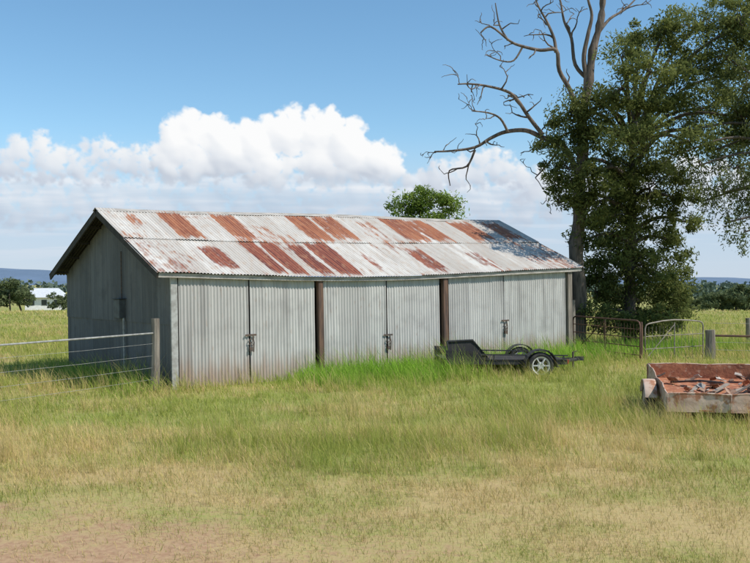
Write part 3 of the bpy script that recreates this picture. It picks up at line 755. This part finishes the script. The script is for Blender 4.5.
# ---------------- clouds
def blur(a,n):
    for ax in (0,1):
        for _ in range(2):
            c=np.cumsum(np.concatenate([np.repeat(a.take([0],ax),n+1,ax),a,np.repeat(a.take([-1],ax),n,ax)],ax),ax)
            L_=a.shape[ax]; a=(c.take(range(2*n+1,2*n+1+L_),ax)-c.take(range(0,L_),ax))/(2*n+1)
    return a
X0,X1,Y0,Y1,ST=-420,1170,70,282,.9
gx=np.arange(X0,X1,ST); gy=np.arange(Y0,Y1,ST); GX,GY=np.meshgrid(gx,gy)
rc_=np.random.default_rng(77)
def layer(puffs,seed,a1,a2,edge,rough):
    Xw=GX+(fbm(GX/38,GY/30,seed,3)-.5)*a1+(fbm(GX/9,GY/8,seed+5,4)-.5)*a2
    Yw=GY+(fbm(GX/38,GY/30,seed+40,3)-.5)*a1*.8+(fbm(GX/9,GY/8,seed+45,4)-.5)*a2
    H=np.full(GX.shape,0.); S=np.full(GX.shape,-50.)
    for cx,cy,r,zc in puffs:
        x0=max(0,int((cx-r*1.6-a1-X0)/ST)); x1=int((cx+r*1.6+a1-X0)/ST); y0=max(0,int((cy-r*1.6-a1-Y0)/ST)); y1=int((cy+r*1.6+a1-Y0)/ST)
        if x1<=0 or y1<=0: continue
        xs_=Xw[y0:y1,x0:x1]; ys_=Yw[y0:y1,x0:x1]; d=np.hypot(xs_-cx,ys_-cy)
        S[y0:y1,x0:x1]=np.maximum(S[y0:y1,x0:x1],r-d)
        H[y0:y1,x0:x1]=np.maximum(H[y0:y1,x0:x1],np.where(d<r,zc+np.sqrt(np.maximum(r*r-d*d,0)),0))
    H=H+rough*((fbm(GX/16,GY/13,seed+60,4)-.5)*22+(fbm(GX/5,GY/4.5,seed+66,3)-.5)*7)
    al=sstep(-1.2,edge,S+(fbm(GX/6,GY/5,seed+9,4)-.5)*edge*1.6)
    return H,al
SUNV=np.array([.55,-.62,.55]); SUNV/=np.linalg.norm(SUNV)
def shade(H,ws):
    out=0
    for n_,w_ in ws:
        h=blur(H,n_); gyy,gxx=np.gradient(h,ST); nz_=1/np.sqrt(1+gxx**2+gyy**2)
        out=out+w_*((-gxx*SUNV[0]-gyy*SUNV[1]+SUNV[2])*nz_)
    return out/sum(w_ for _,w_ in ws)
def fill(puffs,ells,n,rmin,rmax,zj=5):
    for cx,cy,rx,ry in ells:
        puffs.append((cx,cy,min(rx,ry)*.95,0))
        for _ in range(n):
            a=rc_.uniform(0,2*math.pi); t=rc_.random()**.4
            puffs.append((cx+math.cos(a)*rx*t*.88,cy+math.sin(a)*ry*t*.88,rc_.uniform(rmin,rmax),rc_.uniform(0,zj)))
    return puffs
puffs=fill([],[(172,146,24,20),(190,132,24,20),(212,132,20,18),(222,152,34,24),(252,142,26,22),(284,132,32,22),(314,128,30,20),(345,147,30,24),(374,160,24,18),(392,168,14,12),(270,168,110,18),(320,165,70,18),(195,165,50,16)],30,5,13,3)
Hc,Ac=layer(puffs,3,14,8,5.0,.38); Lc=shade(Hc,[(1,.2),(3,.7),(9,1.1),(18,1.2)])
Ac=Ac*sstep(202,172,GY+ (fbm(GX/18,GY/12,8,3)-.5)*18)
puffs=fill([],[(20,150,34,16),(58,160,32,14),(-30,150,40,20),(-90,165,50,24),(100,152,26,14),(125,160,30,14),(148,166,26,14),(10,170,70,14),(80,172,70,12),(-170,160,60,20),(500,164,26,12),(520,174,32,14),(535,190,40,16),(475,176,34,12),(450,172,28,12),(420,182,34,12),(700,180,60,20),(800,170,50,24),(900,165,70,20),(1050,170,60,20),(620,190,50,16)],22,5,12)
Hs,As=layer(puffs,23,16,8,8.0,.35); Ls=shade(Hs,[(1,.15),(3,.5),(9,1),(16,1)]); As=As*.95
puffs=fill([],[(x_,205+5*math.sin(x_*.03),60,20) for x_ in range(-400,1150,40)]+[(x_,188+4*math.sin(x_*.05),46,12) for x_ in range(-380,600,42)],16,7,16)
Hb,Ab=layer(puffs,43,18,10,11.0,.4); Lb=shade(Hb,[(2,.3),(6,1),(14,1)])
white=np.array([.97,.975,.98]); mid_=np.array([.79,.825,.875]); grey=np.array([.56,.615,.705])
haze=np.array([.50,.62,.79])
def colr(L,lo,hi,a,b,c):
    t=np.clip((L-lo)/(hi-lo),0,1)[...,None]
    return np.where(t<.5,a+(b-a)*t*2,b+(c-b)*(t*2-1))
C=np.broadcast_to(haze,GX.shape+(3,)).copy(); A_=sstep(120,235,GY)*.85
def over(C,A_,c2,a2):
    ao=a2+A_*(1-a2); Co=(c2*a2[...,None]+C*(A_*(1-a2))[...,None])/np.maximum(ao,1e-4)[...,None]; return Co,ao
streak=fbm(GX/90,GY/7+.4*fbm(GX/30,GY/20,7,2),101,4)
cb_=colr(Lb*.6+.22*sstep(228,182,GY)+.6*(streak-.5)+.08,.25,.85,np.array([.52,.59,.70]),np.array([.66,.72,.81]),np.array([.85,.875,.92]))
C,A_=over(C,A_,cb_,Ab*.93*sstep(256,214,GY)*sstep(165,180,GY)*(.72+.5*(streak-.3)).clip(0,1))
st2=sstep(.5,.68,fbm(GX/120,GY/5.5,131,4))*sstep(215,225,GY)*sstep(266,250,GY)*.4
C,A_=over(C,A_,np.broadcast_to(np.array([.72,.77,.85]),GX.shape+(3,)),st2)
C,A_=over(C,A_,colr(Ls*.8+.14*sstep(185,150,GY),.22,.82,np.array([.57,.63,.73]),np.array([.75,.795,.86]),white*.95),As*sstep(225,190,GY))
basef=sstep(198,145,GY)
C,A_=over(C,A_,colr(Lc*.66+.42*basef+.12*(fbm(GX/26,GY/13,12,4)-.5),.28,.80,grey,mid_,white),Ac)
edgeF=sstep(X0,X0+60,GX)*sstep(X1,X1-60,GX)*sstep(Y0,Y0+20,GY)
A_=A_*edgeF
az=np.arctan((GX-CX)/F); el=np.arctan((HY-GY)/F*np.cos(az)); R_=8600
VV=np.stack([np.sin(az)*np.cos(el)*R_,np.cos(az)*np.cos(el)*R_,np.sin(el)*R_+CH],-1).reshape(-1,3)
nyg,nxg=GX.shape; i=np.arange((nxg-1)*(nyg-1)); r=i//(nxg-1); c=i%(nxg-1); a=r*nxg+c
Am=A_.ravel(); keepf=(Am[a]+Am[a+1]+Am[a+nxg]+Am[a+nxg+1])>.004; a=a[keepf]
cc=np.concatenate([C.reshape(-1,3),Am[:,None]],1)
cm=bpy.data.materials.new('cloud_cover'); cm.use_nodes=True; nt=cm.node_tree
for n_ in list(nt.nodes):
    if n_.type!='OUTPUT_MATERIAL': nt.nodes.remove(n_)
out=nt.nodes[0]; at=attrnode(nt,'paint'); em=nt.nodes.new('ShaderNodeEmission'); tr=nt.nodes.new('ShaderNodeBsdfTransparent'); mx=nt.nodes.new('ShaderNodeMixShader')
nt.links.new(at.outputs['Color'],em.inputs[0]); nt.links.new(at.outputs['Alpha'],mx.inputs[0]); nt.links.new(tr.outputs[0],mx.inputs[1]); nt.links.new(em.outputs[0],mx.inputs[2]); nt.links.new(mx.outputs[0],out.inputs[0])
try: cm.cycles.emission_sampling='NONE'
except Exception: pass
cs_=fastmesh('sky',VV,[np.stack([a,a+1,a+nxg+1,a+nxg],1)],4,cc,cm,True); cs_['kind']='structure'
# ---------------- sun, world
sd=Vector((.93,-.37,0)).normalized(); EL=math.radians(50)
sdir=Vector((sd.x*math.cos(EL),sd.y*math.cos(EL),math.sin(EL)))
L=bpy.data.lights.new('sun','SUN'); L.energy=5.0; L.angle=math.radians(.5); L.color=(1,.945,.86)
lo=bpy.data.objects.new('sun',L); col.objects.link(lo); lo.rotation_euler=(-sdir).to_track_quat('-Z','Y').to_euler()
w=bpy.data.worlds.new('World'); scene.world=w; w.use_nodes=True; nt=w.node_tree
for n in list(nt.nodes): nt.nodes.remove(n)
out=nt.nodes.new('ShaderNodeOutputWorld')
sky=nt.nodes.new('ShaderNodeTexSky'); sky.sky_type='NISHITA'; sky.sun_disc=False; sky.sun_elevation=EL; sky.sun_rotation=math.atan2(sd.x,sd.y)
sky.air_density=1.0; sky.dust_density=.0; sky.ozone_density=4.0
hs=nt.nodes.new('ShaderNodeHueSaturation'); hs.inputs['Saturation'].default_value=1.08; hs.inputs['Hue'].default_value=.49; nt.links.new(sky.outputs[0],hs.inputs['Color'])
b1=nt.nodes.new('ShaderNodeBackground'); nt.links.new(hs.outputs[0],b1.inputs[0]); b1.inputs[1].default_value=.148
nt.links.new(b1.outputs[0],out.inputs[0])
# ---------------- camera
cam=bpy.data.cameras.new('camera'); cam.sensor_width=36; cam.lens=F/750*36; cam.clip_end=20000; cam.clip_start=.1
co=bpy.data.objects.new('camera',cam); col.objects.link(co); co.location=(0,0,CH)
co.rotation_euler=(math.radians(90)+math.atan(2.5/F),0,0); scene.camera=co
scene.view_settings.view_transform='Standard'; scene.view_settings.look='None'; scene.view_settings.exposure=0
